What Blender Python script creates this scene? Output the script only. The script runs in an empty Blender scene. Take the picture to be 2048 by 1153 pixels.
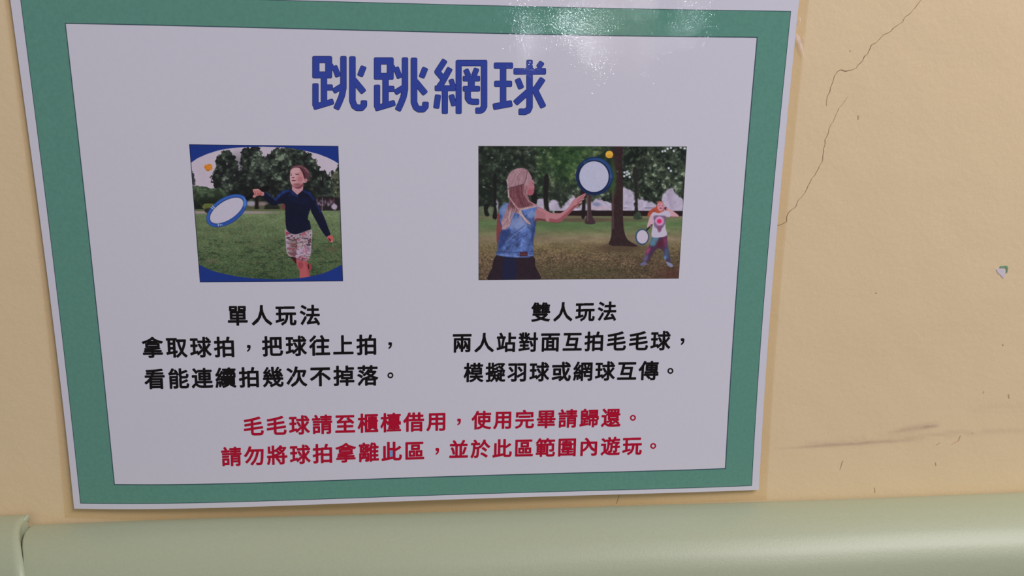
import bpy, math, random
import numpy as np
from mathutils import Matrix, Vector

# ------------------------------------------------------------------ camera
scene = bpy.context.scene
FPX, CX, CY = 1500.0, 1024.0, 576.5
PITCH, ROLL, YAW = -0.2055558, 0.0099205, -0.0805184
CAM = Vector((0.0150863, -0.4326919, 0.0777117))
ROT = (Matrix.Rotation(YAW, 3, 'Z') @ Matrix.Rotation(math.pi/2 + PITCH, 3, 'X') @ Matrix.Rotation(ROLL, 3, 'Z'))
cam_data = bpy.data.cameras.new('camera')
cam_data.sensor_fit = 'HORIZONTAL'
cam_data.sensor_width = 36.0
cam_data.lens = 36.0 * FPX / 2048.0
cam_data.clip_start = 0.01
cam = bpy.data.objects.new('camera', cam_data)
cam.matrix_world = Matrix.Translation(CAM) @ ROT.to_4x4()
scene.collection.objects.link(cam)
scene.camera = cam

# ------------------------------------------------------------------ world, lamps, exposure
world = bpy.data.worlds.new('world')
scene.world = world
world.use_nodes = True
bg = world.node_tree.nodes['Background']
bg.inputs['Color'].default_value = (0.98, 0.98, 1.0, 1)
bg.inputs['Strength'].default_value = 0.175

def area(name, loc, target, sx, sy, watts, color=(1, 1, 1)):
    l = bpy.data.lights.new(name, 'AREA')
    l.shape = 'RECTANGLE'; l.size = sx; l.size_y = sy
    l.energy = watts; l.color = color
    o = bpy.data.objects.new(name, l)
    o.location = loc
    d = Vector(target) - Vector(loc)
    o.rotation_euler = d.to_track_quat('-Z', 'Y').to_euler()
    scene.collection.objects.link(o)
    return o

# big lit ceiling panel in front of and above the wall
area('ceiling_panel_light', (1.45, -1.05, 1.70), (0.1, 0, 0), 1.3, 0.9, 42.0, (1.0, 0.985, 0.985))
# the hall's ceiling lamps further off, mirrored as glints in the laminate
def far_lamp(px, py, dist, sx, sy, radiance, roll=0.0, color=(0.86, 0.95, 1.0)):
    """a lamp standing where its mirror image in the sheet is seen at (px, py)"""
    d = ROT @ Vector(((px-CX)/FPX, -(py-CY)/FPX, -1.0)).normalized()
    p = CAM + d*(-CAM.y/d.y)
    loc = p + Vector((d.x, -d.y, d.z))*dist
    area('mirrored_lamp_light', loc, p, sx, sy, radiance*math.pi*sx*sy, color)
for a in ((1050, 22, 7.0, 0.022, 0.10, 330), (1060, 70, 7.0, 0.022, 0.16, 330), (1056, 104, 7.0, 0.03, 0.05, 200), (1127, 30, 7.0, 0.025, 0.16, 300), (1150, 50, 7.5, 0.03, 0.18, 300),
          (1172, 22, 7.0, 0.05, 0.03, 250), (1176, 72, 7.0, 0.022, 0.16, 260), (1196, 105, 7.0, 0.025, 0.12, 300), (1212, 40, 7.0, 0.02, 0.12, 240),
          (1284, 4, 8.0, 0.03, 0.06, 330), (1273, 22, 8.0, 0.02, 0.03, 330), (1302, 96, 8.0, 0.016, 0.12, 220), (1404, 12, 7.0, 0.02, 0.04, 330), (1388, 30, 7.0, 0.03, 0.05, 330), (1374, 48, 7.0, 0.03, 0.04, 300), (1356, 72, 7.0, 0.02, 0.04, 240)):
    far_lamp(*a[:5], a[5]*0.26)
# added warm panel light, unseen, for a yellowish reflection in the sheet's top
far_lamp(1225, 45, 6.0, 0.6, 0.6, 0.9, 0, (1.0, 0.78, 0.5))

vs = scene.view_settings
vs.view_transform = 'Standard'
vs.look = 'None'
vs.gamma = 1.0
vs.exposure = 0.28
vs.use_curve_mapping = False

# ------------------------------------------------------------------ helpers
RT = np.array(ROT)
CAMN = np.array(CAM)

def pt(px, py, off=0.0):
    """point of the plane y = -off seen at photo pixel (px, py)"""
    px = np.asarray(px, float); py = np.asarray(py, float)
    d = np.stack([(px-CX)/FPX, -(py-CY)/FPX, -np.ones_like(px)], -1) @ RT.T
    t = (-off - CAMN[1]) / d[..., 1]
    return CAMN + d * t[..., None]

def to_px(p):
    L = (np.asarray(p, float) - CAMN) @ RT
    return np.stack([CX + FPX*L[..., 0]/-L[..., 2], CY - FPX*L[..., 1]/-L[..., 2]], -1)

def lin(c):
    c = np.asarray(c, float)/255.0
    return np.where(c <= 0.04045, c/12.92, ((c+0.055)/1.055)**2.4)

K = 1.55
def alb(r, g, b):
    v = np.clip(lin((r, g, b))*K, 0, 1)
    return (float(v[0]), float(v[1]), float(v[2]), 1.0)

def mesh_obj(name, verts, faces, mat, parent=None, smooth=False):
    me = bpy.data.meshes.new(name)
    me.from_pydata([tuple(map(float, v)) for v in verts], [], [tuple(map(int, f)) for f in faces])
    me.update()
    if smooth:
        me.polygons.foreach_set('use_smooth', [True]*len(me.polygons))
    me.materials.append(mat)
    o = bpy.data.objects.new(name, me)
    scene.collection.objects.link(o)
    if parent: o.parent = parent
    return o

def grid_faces(n, m):
    """n rows, m columns of vertices"""
    i, j = np.meshgrid(np.arange(n-1), np.arange(m-1), indexing='ij')
    a = (i*m+j).ravel()
    return np.stack([a, a+m, a+m+1, a+1], -1)

def fast_grid(name, P, mat, parent=None, smooth=True, flip=False):
    n, m = P.shape[:2]
    F = grid_faces(n, m)
    if flip: F = F[:, ::-1]
    me = bpy.data.meshes.new(name)
    me.vertices.add(n*m)
    me.vertices.foreach_set('co', P.reshape(-1).astype(np.float32))
    me.loops.add(F.size)
    me.loops.foreach_set('vertex_index', F.reshape(-1).astype(np.int32))
    me.polygons.add(len(F))
    me.polygons.foreach_set('loop_start', np.arange(0, F.size, 4, dtype=np.int32))
    me.update(calc_edges=True)
    if smooth:
        me.polygons.foreach_set('use_smooth', np.ones(len(F), dtype=bool))
    me.materials.append(mat)
    o = bpy.data.objects.new(name, me)
    scene.collection.objects.link(o)
    if parent: o.parent = parent
    return o

# ------------------------------------------------------------------ materials
def new_mat(name, base, rough=0.5, spec=0.5):
    m = bpy.data.materials.new(name)
    m.use_nodes = True
    b = m.node_tree.nodes['Principled BSDF']
    b.inputs['Base Color'].default_value = base
    b.inputs['Roughness'].default_value = rough
    b.inputs['Specular IOR Level'].default_value = spec
    return m, m.node_tree, b

def add_noise(nt, scale, detail=2, rough=0.5):
    tc = nt.nodes.new('ShaderNodeTexCoord')
    n = nt.nodes.new('ShaderNodeTexNoise')
    n.inputs['Scale'].default_value = scale
    n.inputs['Detail'].default_value = detail
    n.inputs['Roughness'].default_value = rough
    nt.links.new(tc.outputs['Object'], n.inputs['Vector'])
    return n

def add_bump(nt, b, height, dist, strength=1.0, prev=None):
    bp = nt.nodes.new('ShaderNodeBump')
    bp.inputs['Distance'].default_value = dist
    bp.inputs['Strength'].default_value = strength
    nt.links.new(height, bp.inputs['Height'])
    if prev: nt.links.new(prev.outputs['Normal'], bp.inputs['Normal'])
    nt.links.new(bp.outputs['Normal'], b.inputs['Normal'])
    return bp

def mottle(nt, b, src, scale, amt, dark=None):
    """fine colour grain around a base colour (src: rgba or socket)"""
    n = add_noise(nt, scale, 3, 0.6)
    mr = nt.nodes.new('ShaderNodeMapRange')
    mr.inputs['From Min'].default_value = 0.25; mr.inputs['From Max'].default_value = 0.75
    mr.inputs['To Min'].default_value = 1-amt; mr.inputs['To Max'].default_value = 1+amt
    nt.links.new(n.outputs['Fac'], mr.inputs['Value'])
    vm = nt.nodes.new('ShaderNodeVectorMath'); vm.operation = 'SCALE'
    if isinstance(src, tuple): vm.inputs[0].default_value = src[:3]
    else: nt.links.new(src, vm.inputs[0])
    nt.links.new(mr.outputs['Result'], vm.inputs['Scale'])
    nt.links.new(vm.outputs['Vector'], b.inputs['Base Color'])
    return vm

def laminate(name, base, amt=0.02, attr=False):
    """print under glossy laminating film: matt ink below a clear coat with a fine pebbled surface"""
    m, nt, b = new_mat(name, base, 0.6, 0.0)
    if attr:
        a = nt.nodes.new('ShaderNodeAttribute'); a.attribute_name = 'ink'
        nt.links.new(a.outputs['Color'], b.inputs['Base Color'])
    elif amt:
        mottle(nt, b, base, 500, amt)
    b.inputs['Coat Weight'].default_value = 1.0
    b.inputs['Coat Roughness'].default_value = 0.02
    b.inputs['Coat IOR'].default_value = 1.39
    n1 = add_noise(nt, 950, 1.0, 0.5)
    n2 = add_noise(nt, 40, 1.0, 0.5)
    bp = []
    for n, d in ((n2, 0.00013), (n1, 0.000022)):
        q = nt.nodes.new('ShaderNodeBump'); q.inputs['Distance'].default_value = d
        nt.links.new(n.outputs['Fac'], q.inputs['Height'])
        if bp: nt.links.new(bp[-1].outputs['Normal'], q.inputs['Normal'])
        bp.append(q)
    nt.links.new(bp[-1].outputs['Normal'], b.inputs['Coat Normal'])
    return m

M_PAPER = laminate('laminated_paper', alb(186, 182, 195), 0.012)
M_GREEN = laminate('green_print', alb(84, 128, 116), 0.07)
M_LINE = laminate('dark_line_print', alb(52, 74, 84), 0)
M_BLACK = laminate('black_print', alb(10, 5, 7), 0)
M_RED = laminate('red_print', alb(158, 4, 40), 0)
M_BLUE = laminate('blue_print', alb(47, 62, 143), 0)
M_NAVY = laminate('navy_outline_print', alb(30, 36, 92), 0)
M_PHOTO = laminate('photo_print', (0.5, 0.5, 0.5, 1), 0, True)

# wall paint with smudges stored as wear on the surface
M_WALL, nt, b = new_mat('cream_wall_paint', alb(197, 174, 142), 0.6, 0.25)
wa = nt.nodes.new('ShaderNodeAttribute'); wa.attribute_name = 'smudge'
mx = nt.nodes.new('ShaderNodeMix'); mx.data_type = 'RGBA'
mx.inputs['A'].default_value = alb(197, 174, 142)
mx.inputs['B'].default_value = alb(146, 120, 108)
nt.links.new(wa.outputs['Fac'], mx.inputs['Factor'])
mottle(nt, b, mx.outputs['Result'], 700, 0.03)
n1 = add_noise(nt, 260, 3); n2 = add_noise(nt, 30, 1)
b1 = add_bump(nt, b, n2.outputs['Fac'], 0.0005)
add_bump(nt, b, n1.outputs['Fac'], 0.00012, 1.0, b1)
M_CRACK, _, _ = new_mat('crack_shadow_line', alb(128, 102, 78), 0.9, 0.1)
M_SPECK, _, _ = new_mat('brown_scuff', alb(172, 142, 116), 0.9, 0.1)

# pale green artificial leather
M_LEATHER, nt, b = new_mat('green_faux_leather', alb(131, 140, 114), 0.42, 0.5)
mottle(nt, b, alb(136, 140, 119), 500, 0.03)
n1 = nt.nodes.new('ShaderNodeTexVoronoi'); n1.inputs['Scale'].default_value = 900
tc = nt.nodes.new('ShaderNodeTexCoord'); nt.links.new(tc.outputs['Object'], n1.inputs['Vector'])
add_bump(nt, b, n1.outputs['Distance'], 0.00007, 0.5)

# clear film
M_FILM = bpy.data.materials.new('clear_film'); M_FILM.use_nodes = True
nt = M_FILM.node_tree; nt.nodes.clear()
out = nt.nodes.new('ShaderNodeOutputMaterial')
tr = nt.nodes.new('ShaderNodeBsdfTransparent'); tr.inputs['Color'].default_value = (0.985, 0.95, 0.885, 1)
gl = nt.nodes.new('ShaderNodeBsdfGlossy'); gl.inputs['Roughness'].default_value = 0.12
ms = nt.nodes.new('ShaderNodeMixShader'); ms.inputs['Fac'].default_value = 0.05
nt.links.new(tr.outputs[0], ms.inputs[1]); nt.links.new(gl.outputs[0], ms.inputs[2])
nt.links.new(ms.outputs[0], out.inputs['Surface'])
nz = add_noise(nt, 300, 2)
bp = nt.nodes.new('ShaderNodeBump'); bp.inputs['Distance'].default_value = 0.0004
nt.links.new(nz.outputs['Fac'], bp.inputs['Height']); nt.links.new(bp.outputs['Normal'], gl.inputs['Normal'])
M_CREASE_GLINT = bpy.data.materials.new('milky_crease_glint'); M_CREASE_GLINT.use_nodes = True  # milky white shared by the film wrinkle and the painted glints
nt = M_CREASE_GLINT.node_tree; nt.nodes.clear()
out = nt.nodes.new('ShaderNodeOutputMaterial')
tr = nt.nodes.new('ShaderNodeBsdfTransparent')
df = nt.nodes.new('ShaderNodeBsdfPrincipled'); df.inputs['Base Color'].default_value = alb(205, 195, 200); df.inputs['Roughness'].default_value = 0.2
ms = nt.nodes.new('ShaderNodeMixShader'); ms.inputs['Fac'].default_value = 0.38
nt.links.new(tr.outputs[0], ms.inputs[1]); nt.links.new(df.outputs[0], ms.inputs[2])
nt.links.new(ms.outputs[0], out.inputs['Surface'])

# ------------------------------------------------------------------ numpy painting helpers
def catmull(P, n=4):
    P = np.asarray(P, float); out = []
    N = len(P)
    for i in range(N):
        p0, p1, p2, p3 = P[i-1], P[i], P[(i+1) % N], P[(i+2) % N]
        for k in range(n):
            t = k/n
            out.append(0.5*((2*p1)+(-p0+p2)*t+(2*p0-5*p1+4*p2-p3)*t*t+(-p0+3*p1-3*p2+p3)*t**3))
    return np.array(out)

def sdist(X, Y, P):
    d = np.full(X.shape, 1e9); ins = np.zeros(X.shape, bool)
    N = len(P)
    for i in range(N):
        ax, ay = P[i]; bx, by = P[(i+1) % N]
        vx, vy = bx-ax, by-ay
        L = vx*vx+vy*vy + 1e-12
        t = np.clip(((X-ax)*vx+(Y-ay)*vy)/L, 0, 1)
        d = np.minimum(d, (X-ax-t*vx)**2+(Y-ay-t*vy)**2)
        if ay != by:
            c = ((ay > Y) != (by > Y)) & (X < (bx-ax)*(Y-ay)/(by-ay)+ax)
            ins ^= c
    d = np.sqrt(d)
    return np.where(ins, -d, d)

def hash2(ix, iy, s):
    h = (ix.astype(np.int64)*374761393 + iy.astype(np.int64)*668265263 + s*974634777) & 0xffffffff
    h = ((h ^ (h >> 13))*1274126177) & 0xffffffff
    return ((h ^ (h >> 16)) & 0xffff)/65535.0

def vnoise(X, Y, sc, s=0, sy=None):
    x = X/sc; y = Y/(sy or sc)
    ix = np.floor(x); iy = np.floor(y); fx = x-ix; fy = y-iy
    fx = fx*fx*(3-2*fx); fy = fy*fy*(3-2*fy)
    a = hash2(ix, iy, s); b_ = hash2(ix+1, iy, s); c = hash2(ix, iy+1, s); d = hash2(ix+1, iy+1, s)
    return (a*(1-fx)+b_*fx)*(1-fy)+(c*(1-fx)+d*fx)*fy

def fbm(X, Y, sc, s=0, o=3, sy=None):
    v = 0; w = 1; t = 0
    for k in range(o):
        v = v + w*vnoise(X, Y, sc/2**k, s+k*17, (sy/2**k if sy else None)); t += w; w *= 0.6
    return v/t

class Paint:
    def __init__(self, X, Y):
        self.X, self.Y = X, Y
        self.C = np.zeros(X.shape+(3,))
        self.frame(0, 0, 1)
    def frame(self, x0, y0, s):
        self.f = (x0, y0, s)
        return self
    def tp(self, P):
        P = np.asarray(P, float)
        return P/self.f[2] + np.array(self.f[:2])
    def u(self): return (self.X-self.f[0])*self.f[2]
    def v(self): return (self.Y-self.f[1])*self.f[2]
    def mix(self, M, col):
        col = np.asarray(col, float)
        self.C = self.C*(1-M[..., None]) + col*M[..., None]
    def poly(self, P, col, soft=0.9, smooth=True, tex=0, tsc=4, seed=1, op=1.0, edge=0.0):
        P = self.tp(P)
        if smooth: P = catmull(P, 3)
        pad = soft+1+edge
        box = (self.X > P[:, 0].min()-pad) & (self.X < P[:, 0].max()+pad) & (self.Y > P[:, 1].min()-pad) & (self.Y < P[:, 1].max()+pad)
        if not box.any(): return
        x = self.X[box]; y = self.Y[box]
        d = sdist(x, y, P)
        if edge: d = d + (fbm(x, y, max(edge*1.6, 2), seed+5)-0.5)*2*edge
        m = np.clip(0.5-d/soft, 0, 1)*op
        c = np.zeros(x.shape+(3,))+np.asarray(col, float)
        if tex: c = c*(1+tex*2*(fbm(x, y, tsc, seed)-0.5))[..., None]
        self.C[box] = self.C[box]*(1-m[..., None])+c*m[..., None]
    def ell(self, cx, cy, rx, ry, col, ang=0, soft=0.9, op=1.0, tex=0, tsc=3, seed=3):
        (cx, cy), = self.tp([(cx, cy)]); rx /= self.f[2]; ry /= self.f[2]
        a = math.radians(ang)
        dx = self.X-cx; dy = self.Y-cy
        p = (dx*math.cos(a)+dy*math.sin(a))/rx; q = (-dx*math.sin(a)+dy*math.cos(a))/ry
        r = np.sqrt(p*p+q*q)
        m = np.clip(0.5-(r-1)*min(rx, ry)/soft, 0, 1)*op
        c = np.asarray(col, float)+np.zeros(self.X.shape+(3,))
        if tex: c = c*(1+tex*2*(fbm(self.X, self.Y, tsc, seed)-0.5))[..., None]
        self.C = self.C*(1-m[..., None])+c*m[..., None]
    def line(self, P, w, col, soft=0.9, op=1.0):
        P = self.tp(P); w /= self.f[2]
        for a, b_ in zip(P[:-1], P[1:]):
            v = b_-a; L = (v**2).sum()+1e-9
            t = np.clip(((self.X-a[0])*v[0]+(self.Y-a[1])*v[1])/L, 0, 1)
            d = np.hypot(self.X-a[0]-t*v[0], self.Y-a[1]-t*v[1])-w/2
            self.mix(np.clip(0.5-d/soft, 0, 1)*op, col)
    def arr(self, M, col, op=1.0):
        M = np.clip(M, 0, 1)*op
        self.C = self.C*(1-M[..., None])+col*M[..., None]

def foliage(X, Y, dark, mid, light, sc, s, lo=0.42, hi=0.62):
    a = fbm(X, Y, sc*2.5, s, 3); c = fbm(X, Y, sc, s+40, 3)
    t = np.clip((a*0.45+c*0.55-lo)/(hi-lo), 0, 1)[..., None]
    col = np.asarray(dark)*(1-t)+np.asarray(mid)*t
    h = np.clip((c-0.64)/0.08, 0, 1)[..., None]*np.clip((a-0.42)/0.12, 0, 1)[..., None]
    return col*(1-h)+np.asarray(light)*h

# ------------------------------------------------------------------ picture 1: boy with bat
A = (490, 320, 9.61); B = (550, 430, 8.236); Cc = (375, 285, 6.406); L = (360, 270, 3.7206)
def paint_boy(X, Y):
    p = Paint(X, Y)
    p.frame(*L); u, v = p.u(), p.v()
    p.C[:] = (184, 171, 187)
    p.C += ((fbm(X, Y, 30, 3)-0.5)*10)[..., None]
    # trees
    tree = foliage(X, Y, (25, 28, 28), (70, 81, 70), (116, 128, 110), 7, 11, 0.40, 0.66)
    def region(P, edge, seed, tex, soft=1.2):
        Q = catmull(p.tp(P), 3)
        d = sdist(X, Y, Q)+(fbm(X, Y, 5, seed, 3)-0.5)*2*edge
        p.arr(np.clip(0.5-d/soft, 0, 1), tex)
    region([(1120, 560), (1118, 300), (1150, 270), (1175, 235), (1220, 180), (1260, 560)], 5, 61,
           foliage(X, Y, (38, 42, 36), (80, 86, 68), (120, 122, 100), 5, 21))
    region([(300, 560), (262, 400), (232, 330), (262, 250), (262, 200), (300, 140), (345, 120), (400, 150), (432, 205), (445, 260), (440, 200),
            (468, 110), (530, 90), (595, 90), (612, 150), (640, 165), (690, 110), (800, 92), (910, 104), (990, 160), (1030, 235), (1048, 258),
            (1100, 290), (1125, 390), (1130, 560), (700, 575)], 7, 31, tree)
    for cx, cy in ((443, 260), (628, 150), (350, 215), (405, 300), (455, 255), (460, 235), (330, 330), (585, 128)):
        p.ell(cx, cy, 6, 8, (160, 150, 165), soft=2.0, op=0.8)
    rb = random.Random(7)
    for k in range(120):
        x = rb.uniform(270, 1080); y = rb.uniform(130, 420)
        if x < 450 and y < 200: continue
        if 400 < x < 480 and y < 260: continue
        if x > 980 and y < 300: continue
        p.ell(x, y, rb.uniform(5, 18), rb.uniform(4, 9), rb.choice([(84, 96, 80), (24, 27, 28), (62, 74, 64), (98, 110, 92)]), ang=rb.uniform(-50, 50), soft=2.2, op=rb.uniform(0.25, 0.6))
    # shady interior
    p.ell(560, 430, 190, 70, (22, 22, 22), soft=18, op=0.65)
    p.ell(930, 430, 160, 110, (22, 24, 24), soft=20, op=0.6)
    p.ell(430, 250, 80, 110, (28, 33, 31), soft=18, op=0.35)
    # hedge on the left
    hd = foliage(X, Y, (44, 55, 42), (72, 88, 66), (96, 110, 84), 7, 5)
    sh = np.clip((v-430)/110, 0, 1)[..., None]
    region([(80, 392), (170, 385), (230, 400), (300, 395), (350, 440), (380, 560), (80, 560)], 2.5, 9, hd*(1-sh*0.62))
    region([(88, 270), (105, 300), (118, 350), (105, 372), (85, 365)], 3, 14, np.zeros(X.shape+(3,))+(60, 58, 66))
    # light patches below the trees
    p.poly([(490, 500), (640, 495), (780, 505), (780, 580), (480, 580)], (82, 82, 62), soft=3, tex=0.15)
    p.ell(530, 512, 36, 18, (150, 142, 155), soft=3); p.ell(612, 514, 32, 13, (132, 112, 120), soft=3)
    p.line([(572, 470), (570, 540)], 26, (30, 24, 24), soft=2.5); p.poly([(552, 548), (570, 525), (592, 548)], (30, 24, 24), soft=2)
    p.poly([(628, 545), (640, 520), (690, 510), (730, 520), (742, 570), (690, 574), (632, 568)], (36, 38, 32), soft=2.5, tex=0.25, edge=1)
    p.ell(770, 532, 9, 26, (120, 45, 55), soft=3)
    # people on the right
    rng = random.Random(4)
    p.poly([(990, 470), (1190, 470), (1195, 560), (1000, 560)], (36, 30, 34), soft=4, tex=0.3)
    for k in range(24):
        x = rng.uniform(1010, 1170); y = rng.uniform(485, 550)
        p.ell(x, y, rng.uniform(4, 12), rng.uniform(6, 16), rng.choice([(150, 128, 150), (120, 90, 110), (100, 60, 80), (165, 150, 170), (50, 44, 55)]), soft=2.5, op=0.7)
    p.line([(1060, 470), (1058, 560)], 5, (150, 130, 150), op=0.7)
    p.ell(1148, 535, 22, 20, (168, 152, 172), soft=2.5)
    p.line([(1051, 315), (1051, 335)], 8, (150, 140, 150), op=0.6)
    # path and grass
    g = np.clip((v-560)/520, 0, 1)[..., None]
    grass = np.array((106, 120, 86))*(1-g)+np.array((60, 78, 52))*g
    fine = (fbm(X, Y, 1.8, 7, 2, 1.4)-0.5)[..., None]; big = (fbm(X, Y, 26, 8, 3, 9)-0.5)[..., None]
    grass = grass*(1+fine*(0.3+0.55*g)+big*0.28)
    p.arr((v-562)/4, grass)
    p.arr(np.clip((v-552)/3, 0, 1)*np.clip((566-v)/3, 0, 1)*(u < 770), np.array((90, 96, 66)))
    p.arr(np.clip((v-567)/5, 0, 1)*np.clip((590-v)/6, 0, 1)*np.clip((780-u)/200, 0, 1), np.array((150, 133, 134)))
    p.arr(np.clip((fbm(X, Y, 9, 91, 2, 4)-0.62)/0.1, 0, 1)*(v > 640), np.array((112, 102, 74)), 0.35)
    p.arr(np.clip((fbm(X, Y, 12, 95, 3, 5)-0.6)/0.1, 0, 1)*(v > 780), np.array((34, 46, 34)), 0.45)
    p.ell(230, 940, 40, 18, (105, 95, 80), soft=6, op=0.5); p.ell(1130, 850, 45, 16, (92, 80, 62), soft=6, op=0.6)
    p.poly([(174, 520), (200, 511), (250, 513), (300, 520), (330, 552), (180, 552)], (92, 100, 52), soft=1.5, tex=0.15)
    p.poly([(190, 548), (330, 548), (320, 585), (205, 585)], (40, 38, 40), soft=2.5)
    # ball
    for dx, dy, r in ((-14, -4, 17), (12, -8, 19), (-4, 8, 20), (16, 8, 15), (0, -10, 15), (0, 20, 10)):
        p.ell(210+dx, 242+dy, r, r*0.9, (199, 122, 42), soft=1.3, tex=0.2, tsc=2)
    p.ell(208, 262, 12, 6, (140, 92, 62), soft=2, op=0.7)
    # bat
    p.frame(*Cc)
    p.poly([(730, 712), (850, 640), (868, 690), (760, 750)], (20, 17, 24), smooth=False)
    p.ell(503, 876, 292, 167, (34, 58, 128), -33)
    p.ell(501, 873, 284, 158, (52, 92, 172), -33, soft=1.5)
    p.ell(506, 882, 262, 140, (41, 76, 152), -33, soft=1.5)
    p.ell(499, 873, 250, 124, (22, 34, 84), -33, soft=1.2)
    p.ell(501, 874, 244, 118, (182, 175, 193), -33, soft=1.0, tex=0.02)
    p.poly([(700, 690), (745, 730), (755, 800), (735, 830), (715, 800), (722, 740)], (84, 134, 196), soft=3, op=0.7)
    p.line([(302, 830), (330, 856)], 9, (178, 190, 205)); p.line([(322, 815), (348, 842)], 9, (178, 190, 205))
    p.line([(392, 1045), (398, 1072)], 9, (178, 190, 205)); p.line([(410, 1050), (425, 1052), (422, 1068)], 7, (160, 175, 200)); p.line([(438, 1050), (446, 1064)], 6, (140, 160, 200))
    # shaft and arm
    p.frame(*A)
    p.poly([(0, 735), (150, 640), (190, 720), (40, 780)], (18, 15, 20), smooth=False)
    p.poly([(290, 565), (350, 510), (440, 490), (470, 520), (430, 600), (360, 640)], (20, 16, 20), soft=1.5)
    navy = (17, 20, 42)
    p.poly([(350, 600), (470, 655), (575, 742), (650, 650), (740, 585), (850, 568), (905, 558), (1005, 672), (1120, 568), (1250, 625),
            (1320, 700), (1350, 800), (1290, 900), (1255, 940), (1207, 1127), (1242, 1185), (1259, 1349), (1102, 1395), (962, 1440),
            (845, 1395), (787, 1290), (772, 1000), (760, 850), (640, 855), (530, 878), (440, 820), (345, 715)], navy, tex=0.18, tsc=8)
    p.poly([(1245, 640), (1330, 720), (1390, 850), (1470, 990), (1530, 1120), (1592, 1290), (1644, 1448), (1568, 1483), (1463, 1349),
            (1393, 1220), (1310, 1070), (1262, 950)], navy, tex=0.15, tsc=8)
    for q, w_, c_, o_ in (([(590, 765), (650, 690), (740, 620), (830, 590)], 50, (38, 64, 132), 0.6), ([(400, 620), (470, 675), (560, 750)], 16, (60, 84, 140), 0.6),
                          ([(870, 600), (930, 650), (1000, 700)], 40, (33, 54, 118), 0.6), ([(1130, 600), (1240, 650), (1320, 760)], 40, (33, 54, 115), 0.6),
                          ([(850, 690), (900, 660)], 24, (30, 50, 110), 0.5), ([(1360, 850), (1420, 930), (1450, 1010)], 22, (40, 60, 130), 0.5),
                          ([(900, 760), (1150, 800)], 120, (22, 28, 66), 0.3), ([(1480, 1020), (1540, 1150)], 10, (60, 70, 110), 0.4)):
        p.line(q, w_, c_, soft=3.5, op=o_)
    # hand on the bat
    p.poly([(150, 572), (200, 562), (268, 565), (320, 610), (362, 622), (365, 680), (330, 690), (285, 680), (245, 690), (222, 700), (190, 725),
            (155, 720), (150, 690), (178, 660), (160, 620)], (184, 122, 120))
    p.line([(190, 600), (215, 690)], 10, (95, 45, 52), op=0.8); p.line([(235, 600), (250, 680)], 10, (110, 50, 55), op=0.8)
    p.line([(275, 600), (310, 640)], 8, (130, 66, 68), op=0.7); p.line([(160, 650), (185, 680)], 8, (70, 36, 42), op=0.8)
    p.ell(290, 655, 45, 22, (150, 70, 74), soft=2, op=0.6); p.line([(170, 580), (250, 575)], 14, (200, 150, 152), soft=1.5, op=0.8)
    # neck, face, hair
    p.poly([(903, 480), (903, 580), (1005, 672), (1112, 580), (1125, 450)], (180, 134, 142), smooth=False)
    p.poly([(900, 480), (940, 520), (1020, 560), (1100, 520), (1130, 450), (1000, 440)], (104, 52, 62), soft=2.5, op=0.85)
    p.poly([(880, 190), (868, 250), (862, 330), (866, 400), (882, 450), (908, 488), (960, 515), (1020, 515), (1080, 485), (1120, 440),
            (1165, 442), (1198, 405), (1190, 370), (1150, 350), (1130, 300), (1110, 220), (1060, 150), (960, 150), (900, 165)], (190, 148, 154))
    p.ell(1060, 370, 62, 66, (164, 92, 98), soft=7, op=0.75); p.ell(1010, 480, 85, 32, (128, 66, 74), soft=4, op=0.8)
    p.ell(1075, 260, 40, 60, (172, 112, 112), soft=5, op=0.6)
    p.poly([(876, 200), (900, 135), (1000, 103), (1080, 105), (1160, 140), (1220, 200), (1252, 270), (1240, 350), (1208, 405), (1190, 368),
            (1160, 352), (1150, 385), (1128, 335), (1108, 260), (1080, 195), (1040, 157), (960, 150), (905, 172)], (86, 50, 60), tex=0.2)
    p.line([(930, 135), (1060, 118), (1150, 170)], 16, (140, 96, 104), soft=2, op=0.6); p.line([(1150, 160), (1225, 250)], 9, (175, 145, 160), soft=1.5, op=0.7)
    p.line([(1070, 170), (1130, 260), (1160, 340)], 26, (54, 26, 34), soft=2.5, op=0.8)
    p.ell(1168, 402, 22, 28, (150, 84, 88), soft=1.5); p.ell(1170, 400, 10, 14, (190, 140, 148), soft=1.2)
    p.ell(888, 292, 13, 12, (48, 26, 36)); p.line([(868, 262), (905, 258)], 9, (112, 66, 76), op=0.8)
    p.ell(1004, 282, 32, 8, (70, 36, 46)); p.line([(960, 258), (1045, 256)], 9, (126, 78, 86), op=0.8)
    p.ell(924, 342, 30, 12, (104, 52, 60)); p.line([(930, 290), (912, 335)], 12, (200, 160, 168), op=0.7)
    p.ell(938, 398, 44, 11, (84, 32, 42)); p.line([(905, 418), (960, 420)], 10, (190, 128, 138), op=0.7)
    # far hand
    p.frame(*B)
    p.poly([(858, 362), (918, 333), (960, 368), (958, 430), (936, 456), (900, 440), (868, 402)], (176, 88, 90))
    p.ell(900, 410, 30, 18, (110, 40, 46), ang=45, soft=1.5); p.ell(938, 436, 9, 9, (215, 190, 196))
    # legs
    p.poly([(250, 688), (355, 705), (355, 805), (300, 755)], (58, 26, 30))
    p.poly([(520, 812), (555, 802), (592, 820), (607, 870), (590, 915), (568, 932), (540, 880)], (142, 58, 62))
    p.ell(548, 852, 14, 42, (42, 22, 30), ang=-12); p.line([(522, 815), (534, 872)], 8, (190, 170, 180))
    p.poly([(352, 715), (430, 735), (522, 760), (535, 840), (552, 920), (578, 1000), (580, 1050), (415, 1060), (405, 930), (366, 850)], (170, 84, 90))
    p.ell(420, 830, 45, 60, (138, 58, 70), soft=5, op=0.8); p.line([(510, 790), (560, 1010)], 26, (146, 66, 72), soft=3, op=0.7)
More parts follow.
